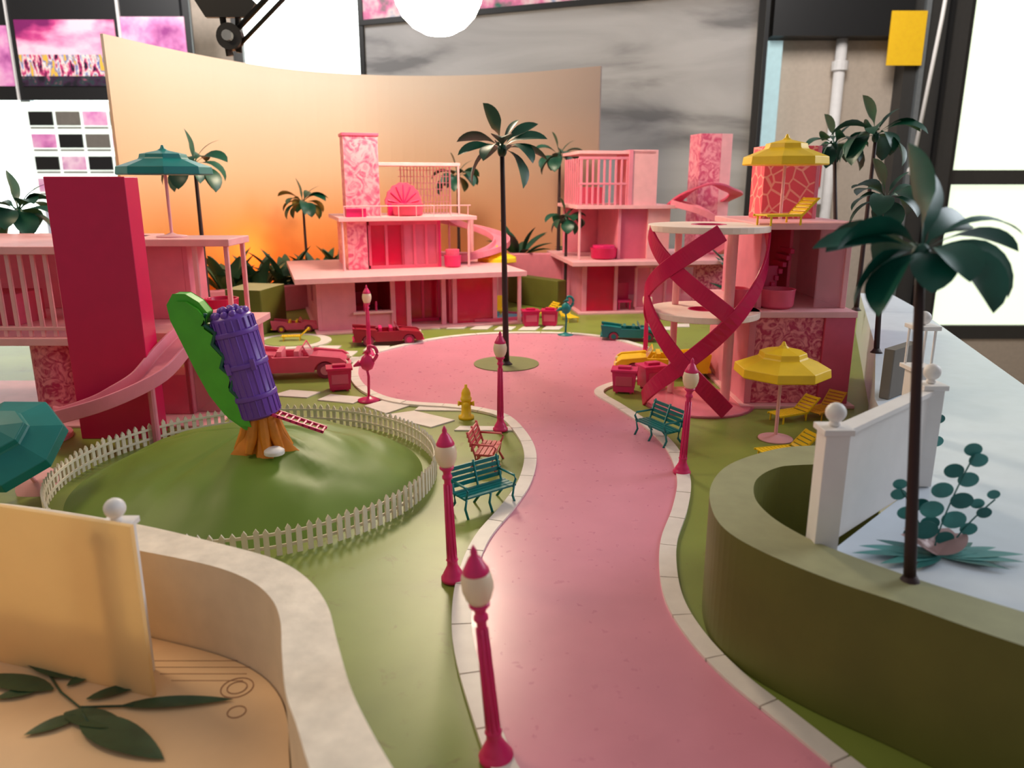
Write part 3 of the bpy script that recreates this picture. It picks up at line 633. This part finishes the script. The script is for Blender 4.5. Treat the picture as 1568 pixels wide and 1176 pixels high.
tub(b,-3.45,9.1,.95,.18,MAG); b.cyl((-3.1,8.6,.95),.09,.15,HOT,16)
b.box(-3.55,-3.5,8.1,9.4,.03,.87,PINK); b.box(-4.3,-3.5,8.1,8.14,.03,.87,GLASSP); b.box(-3.5,-3.1,8.2,8.23,.03,.87,GLASSC); b.box(-3.14,-3.08,8.2,9.4,.03,.87,PINK); b.box(-4.1,-3.7,8.4,8.8,.03,.4,HOT)
b.sweep(smooth([(-3.12,8.6,.99),(-3.2,8.3,1.0),(-3.3,7.95,.96),(-3.38,7.55,.82),(-3.5,7.2,.62),(-3.8,6.98,.46),(-4.15,6.95,.34),(-4.45,7.05,.26),(-4.7,7.3,.2)],6),[(-.17,0),(.17,0),(.17,.13),(.14,.13),(.12,.035),(-.12,.035),(-.14,.13),(-.17,.13)],PINK)
for x,y,h in ((-4.4,7.03,.28),(-3.5,7.2,.6)): b.cyl((x,y,0),.035,h,PINK,10)
b.cyl((-4.75,7.35,0),.3,.05,PINK,30)
b.done(.008)

# ------------------------------------------------------------------ backdrop cyclorama
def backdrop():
    m=bpy.data.materials.new('backdrop_painted_glow'); m.use_nodes=True; nt=m.node_tree; N=nt.nodes; L=nt.links; bs=N['Principled BSDF']; bs.inputs['Roughness'].default_value=.6  # lamp glow painted as colour: orange low, cream top, grey-brown right
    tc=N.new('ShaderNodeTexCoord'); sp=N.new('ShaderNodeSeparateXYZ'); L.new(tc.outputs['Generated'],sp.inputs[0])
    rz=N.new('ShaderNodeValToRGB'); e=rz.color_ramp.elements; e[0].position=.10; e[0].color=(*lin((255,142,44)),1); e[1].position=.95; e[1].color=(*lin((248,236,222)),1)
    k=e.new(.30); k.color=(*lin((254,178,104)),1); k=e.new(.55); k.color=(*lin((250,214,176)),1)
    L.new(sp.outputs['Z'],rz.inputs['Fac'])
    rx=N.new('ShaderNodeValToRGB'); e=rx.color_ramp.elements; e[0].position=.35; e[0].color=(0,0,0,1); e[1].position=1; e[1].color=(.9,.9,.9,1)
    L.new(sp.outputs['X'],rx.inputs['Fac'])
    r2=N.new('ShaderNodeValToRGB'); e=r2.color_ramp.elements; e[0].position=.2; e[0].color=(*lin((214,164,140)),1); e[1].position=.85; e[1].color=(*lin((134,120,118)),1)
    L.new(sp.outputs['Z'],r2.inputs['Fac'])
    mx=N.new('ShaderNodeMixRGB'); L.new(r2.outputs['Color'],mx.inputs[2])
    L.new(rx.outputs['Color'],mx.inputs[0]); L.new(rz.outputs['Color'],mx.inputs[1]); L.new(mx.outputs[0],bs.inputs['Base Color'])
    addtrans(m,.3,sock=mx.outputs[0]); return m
b=B('curved_backdrop'); path=smooth([(-7.0,14.2,0),(-6.65,15.4,0),(-6.0,17.0,0),(-5.0,18.5,0),(-3.5,19.4,0),(-1.8,19.6,0),(0,19.2,0),(1.95,18.0,0)],6)
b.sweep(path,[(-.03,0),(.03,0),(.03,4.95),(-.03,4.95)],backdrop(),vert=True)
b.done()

# ------------------------------------------------------------------ room
WALLM=mat('wall_paint_beige',(196,180,164),.7)
WIN=mat('window_daylight',(236,246,242),.3,emit=4.5,var=0); WINB=mat('window_daylight_green',(226,240,210),.3,emit=1.2,var=0)
b=B('floor'); b.box(-32,32,-14,36,-7.7,-7.5,mat('floor_vinyl',(140,132,124),.4)); b.done()
def wallbox(name,x0,x1,y0,y1,z0,z1,m): b=B(name); b.box(x0,x1,y0,y1,z0,z1,m); return b.done()
b=B('wall_back')
Y0,Y1=34,34.4
b.box(-32,-29,Y0,Y1,-7.5,16,WALLM); b.box(-29,-13,Y0,Y1,-7.5,-3,WALLM); b.box(-13,-11.4,Y0,Y1,-7.5,16,WALLM); b.box(-11.4,-5,Y0,Y1,-7.5,-3,WALLM); b.box(-5,18.3,Y0,Y1,-7.5,16,WALLM)
b.box(18.3,32,Y0,Y1,-7.5,-4.2,WALLM); b.box(-29,-13,Y0,Y1,14,16,WALLM); b.box(-11.4,-5,Y0,Y1,14,16,WALLM); b.box(18.3,32,Y0,Y1,14,16,WALLM); b.done()
wallbox('wall_left',-32.4,-32,-14,34,-7.5,16,WALLM); wallbox('wall_right',32,32.4,-14,34,-7.5,16,WALLM)
def window(name,x0,x1,z0,z1,bars,vb,m,fm):
    b=B(name); b.box(x0,x1,34.15,34.2,z0,z1,m)
    for z in bars: b.box(x0,x1,33.9,34.15,z-.3,z+.3,fm)
    for x in vb: b.box(x-.2,x+.2,33.85,34.15,z0,z1,fm)
    b.done()
window('window_1',-29,-13,-3,14,[-2.8,13.8],[-28.8,-20.2,-13.2],WIN,STEEL)
window('window_2',-11.4,-5,-3,14,[-2.8,13.8],[-11.2],WIN,DARKF)
window('window_3',18.3,32,-4.2,14,[-4.0,2.7,13.8],[18.5,31.8],WINB,DARKF)
b=B('door_frame_post'); b.box(15.8,18.2,33.2,34,-7.5,14,DARKF); b.box(16.3,16.5,33.0,33.2,-7.5,14,STEEL); b.box(17.3,17.45,33.0,33.2,-7.5,14,BLACK); b.done()
b=B('black_column'); b.box(9.0,10.1,32.8,33.98,-7.5,14,BLACK); b.box(10.1,10.9,33.4,33.98,-7.5,8,mat('cyan_strip_light',(170,200,205),.4,emit=.4)); b.box(8.8,8.92,32.7,33,-7.5,14,STEEL); b.done()
b=B('trim_1'); b.box(10.3,15.8,32.9,33.98,8.1,14,BLACK); b.done()
b=B('heating_pipe'); b.cyl((13.35,33.6,-7.5),.22,15.6,WHITE,14,smooth=True)
for z in (3.5,6.9): b.cyl((13.35,33.6,z),.32,.35,WHITE,14)
b.done()
b=B('sticky_note'); b.box(14.9,16.3,32.86,32.9,7.0,9.0,mat('sticky_yellow',(244,192,20),.6,emit=.12)); b.box(15.5,15.7,32.9,32.92,8.3,9.0,BLACK); b.done()  # faint emission put into the yellow paper to brighten it
b=B('fire_alarm_box'); b.box(12.0,13.0,33.2,33.98,1.6,3.9,WHITE); b.box(12.15,12.85,33.1,33.2,2.3,3.4,mat('alarm_red',(190,20,20),.4)); b.cyl((12.5,33.08,1.9),.12,.1,BLACK,12); b.done(.03)
b=B('hanging_cord'); b.tube([(15.3,29,15),(14.9,29,8),(14.5,29,3.0)],.07,WHITE,6); b.ball((14.5,29,2.9),.15,WHITE,8); b.done()
def photo(name,cols,scale,lo=.3,hi=.72,vs=(1,1,1),tr=0):
    m=mat(name,cols[0],.4); nt=m.node_tree; N=nt.nodes; L=nt.links; bs=N['Principled BSDF']
    tc=N.new('ShaderNodeTexCoord'); mp=N.new('ShaderNodeMapping'); mp.inputs['Scale'].default_value=vs; L.new(tc.outputs['Object'],mp.inputs['Vector'])
    v=N.new('ShaderNodeTexNoise'); v.inputs['Scale'].default_value=scale; v.inputs['Detail'].default_value=4
    L.new(mp.outputs[0],v.inputs['Vector']); r=N.new('ShaderNodeValToRGB')
    e=r.color_ramp.elements; e[0].position=lo; e[0].color=(*lin(cols[0]),1); e[1].position=hi; e[1].color=(*lin(cols[-1]),1)
    for i,c in enumerate(cols[1:-1]): k=e.new(lo+(hi-lo)*(i+1)/(len(cols)-1)); k.color=(*lin(c),1)
    L.new(v.outputs['Fac'],r.inputs['Fac']); L.new(r.outputs['Color'],bs.inputs['Base Color'])
    if tr: addtrans(m,tr,sock=r.outputs['Color'])
    return m
PH1=photo('photo_pink_sky',[(130,30,100),(210,70,140),(255,160,200),(255,215,230)],.5,.35,.62,(1,1,2))
PH2=photo('photo_crowd',[(20,20,50),(220,60,130),(255,245,230),(60,100,190),(240,190,70)],3.2,.38,.62,(1.6,1,.6))
PH2B=photo('photo_crowd_dark',[(20,20,30),(60,30,60),(30,60,60),(200,90,130)],3,.35,.7)
PH3=photo('photo_pink_room',[(160,60,140),(230,140,200),(252,214,232),(190,90,170)],.9)
PH4=photo('photo_strip',[(40,110,90),(230,120,170),(240,220,220),(60,120,180)],1.6)
SHEET=mat('sheet_white',(236,236,232),.5,var=.02,trans=.6)
b=B('photo_collage_board'); b.box(-24,-11.9,30.9,31,5.5,9.6,BLACK)
b.box(-18.4,-14.7,30.85,30.9,7.1,8.3,PH1); b.box(-18.4,-14.7,30.85,30.9,6.35,7.1,PH2); b.box(-18.4,-14.7,30.85,30.9,6.0,6.35,PH2B); b.box(-14.45,-12.1,30.85,30.9,6.2,8.4,PH3); b.box(-23,-18.7,30.85,30.9,6.0,8.1,PH3); b.box(-14.55,-14.45,30.8,30.9,5.5,9.6,WHITE)
b.box(-18.65,-18.6,30.8,30.9,5.5,9.6,WHITE); b.tube([(-23,31,-7.5),(-23,31,9.6)],.12,BLACK); b.tube([(-12.2,31,-7.5),(-12.2,31,9.6)],.12,BLACK); b.done()
b=B('picture_sheet'); b.box(-18.7,-14.2,30.97,31,-.4,5.45,SHEET)
for r in range(4):
    for c in range(4):
        x=-18.4+c*1.03; z=4.6-r*.82; b.box(x,x+.9,30.9,30.96,z,z+.5,[BLACK,PH3,PH3,DGREY,BLACK][(c*3+r*2)%5]); b.box(x,x+.9,30.92,30.96,z-.12,z-.06,DGREY)
b.box(-18.3,-15.6,30.9,30.96,.2,1.6,mat('sheet_lilac',(200,200,216),.5)); b.done()
def sketch():
    m=mat('grey_charcoal_print',(150,146,142),.6,var=.05); nt=m.node_tree; N=nt.nodes; L=nt.links; bs=N['Principled BSDF']
    tc=N.new('ShaderNodeTexCoord'); mp=N.new('ShaderNodeMapping'); mp.inputs['Scale'].default_value=(.16,.16,.75); L.new(tc.outputs['Object'],mp.inputs['Vector'])
    n=N.new('ShaderNodeTexNoise'); n.inputs['Scale'].default_value=1.1; n.inputs['Detail'].default_value=8; n.inputs['Distortion'].default_value=.6; L.new(mp.outputs[0],n.inputs['Vector'])
    r=N.new('ShaderNodeValToRGB'); e=r.color_ramp.elements; e[0].position=.36; e[0].color=(*lin((118,118,120)),1); e[1].position=.5; e[1].color=(*lin((168,167,168)),1)
    k=e.new(.62); k.color=(*lin((180,179,180)),1); k=e.new(.45); k.color=(*lin((156,155,156)),1); L.new(n.outputs['Fac'],r.inputs['Fac']); L.new(r.outputs['Color'],bs.inputs['Base Color']); return m
b=B('grey_concept_board'); strip(b,(-4.6,26),(6.3,21.4),-2,7.2,.1,sketch()); strip(b,(-4.7,25.95),(6.35,21.3),7.2,7.35,.16,BLACK); strip(b,(-4.7,26.0),(6.35,21.35),7.35,8.6,.1,PH4)
strip(b,(6.3,21.35),(6.45,21.3),-7.5,8.6,.16,BLACK); strip(b,(-4.75,26.0),(-4.6,25.95),-7.5,8.6,.16,BLACK); b.done()

# ------------------------------------------------------------------ globe lamp
GL=mat('opal_globe_glow',(255,234,202),.3,emit=72,var=0)
b=B('globe_pendant_lamp'); b.ball((-1.14,13.0,5.4),.7,GL,32); b.cyl((-1.14,13,6.08),.2,.2,BLACK,20); b.cyl((-1.14,13,6.28),.03,9.7,BLACK,8); b.done()
b=B('articulated_lamp_arm')
b.tube([(-4.45,13.2,4.75),(-3.4,12.8,5.5),(-2.0,12.6,6.6)],.045,BLACK,8); b.tube([(-4.4,13.2,4.55),(-3.3,12.8,5.35),(-1.9,12.6,6.4)],.035,BLACK,8)
b.tube([(-4.5,13.2,4.45),(-4.6,13.2,5.4),(-4.4,13.2,7)],.06,BLACK,8); b.tube([(-4.35,13.2,4.5),(-4.3,13.2,5.4),(-4.4,13.2,7)],.05,BLACK,8)
b.T=Matrix.Translation((-4.45,13.15,4.72))@Matrix.Rotation(pi/2,4,'X'); b.cyl((0,0,-.08),.2,.16,BLACK,20); b.cyl((0,0,.08),.08,.1,STEEL,12)
b.T=Matrix.Identity(4); b.plate([(-4.95,5.25),(-4.8,5.0),(-4.15,5.0),(-4.0,5.2),(-4.2,5.4),(-4.7,5.4)],13.1,13.2,BLACK); b.tube([(-4.4,13.2,6.9),(-4.4,13.2,16)],.06,BLACK,8); b.done()

# ------------------------------------------------------------------ lights
def area(name,loc,tgt,size,E,col):
    l=bpy.data.lights.new(name,'AREA'); l.size=size; l.energy=E; l.color=col; o=bpy.data.objects.new(name,l); bpy.context.collection.objects.link(o)
    o.location=loc; o.rotation_euler=(Vector(tgt)-Vector(loc)).to_track_quat('-Z','Y').to_euler()
area('warm_fill_left',(-8,7,8),(-3,4,0),2.5,300,(1,.76,.48))  # unseen warm fill added to brighten the cream panel at left
area('window_light_right',(17,11,9),(1,6,0),8,1800,(.86,.92,1))
area('back_wall_fill',(8,20,15),(9,34,4),6,2200,(1,.95,.90))  # unseen fill added to lift the dark back wall
area('collage_fill',(-13,18,14),(-15,31,6),5,2500,(1,.97,.95))  # unseen fill added to brighten the photo collage
l=bpy.data.lights.new('backdrop_glow_fill','POINT'); l.energy=45; l.color=(1,.42,.08); l.shadow_soft_size=.3  # unseen orange light added for the glow low on the backdrop
o=bpy.data.objects.new('backdrop_glow_fill',l); bpy.context.collection.objects.link(o); o.location=(-5.3,17.0,.9)
w=bpy.data.worlds.new('w'); bpy.context.scene.world=w; w.use_nodes=True
w.node_tree.nodes['Background'].inputs[0].default_value=(1,.96,.95,1); w.node_tree.nodes['Background'].inputs[1].default_value=.30
# ------------------------------------------------------------------ camera
cd=bpy.data.cameras.new('camera'); cam=bpy.data.objects.new('camera',cd); bpy.context.collection.objects.link(cam)
cam.location=(0,0,2.5); cam.rotation_euler=(math.radians(90-14.7),0,0); cd.sensor_width=36; cd.lens=1178/1568*36; cd.clip_start=.05; cd.clip_end=300
cd.dof.use_dof=True; cd.dof.focus_distance=6.8; cd.dof.aperture_fstop=1.2
bpy.context.scene.camera=cam
bpy.context.scene.view_settings.view_transform='Standard'
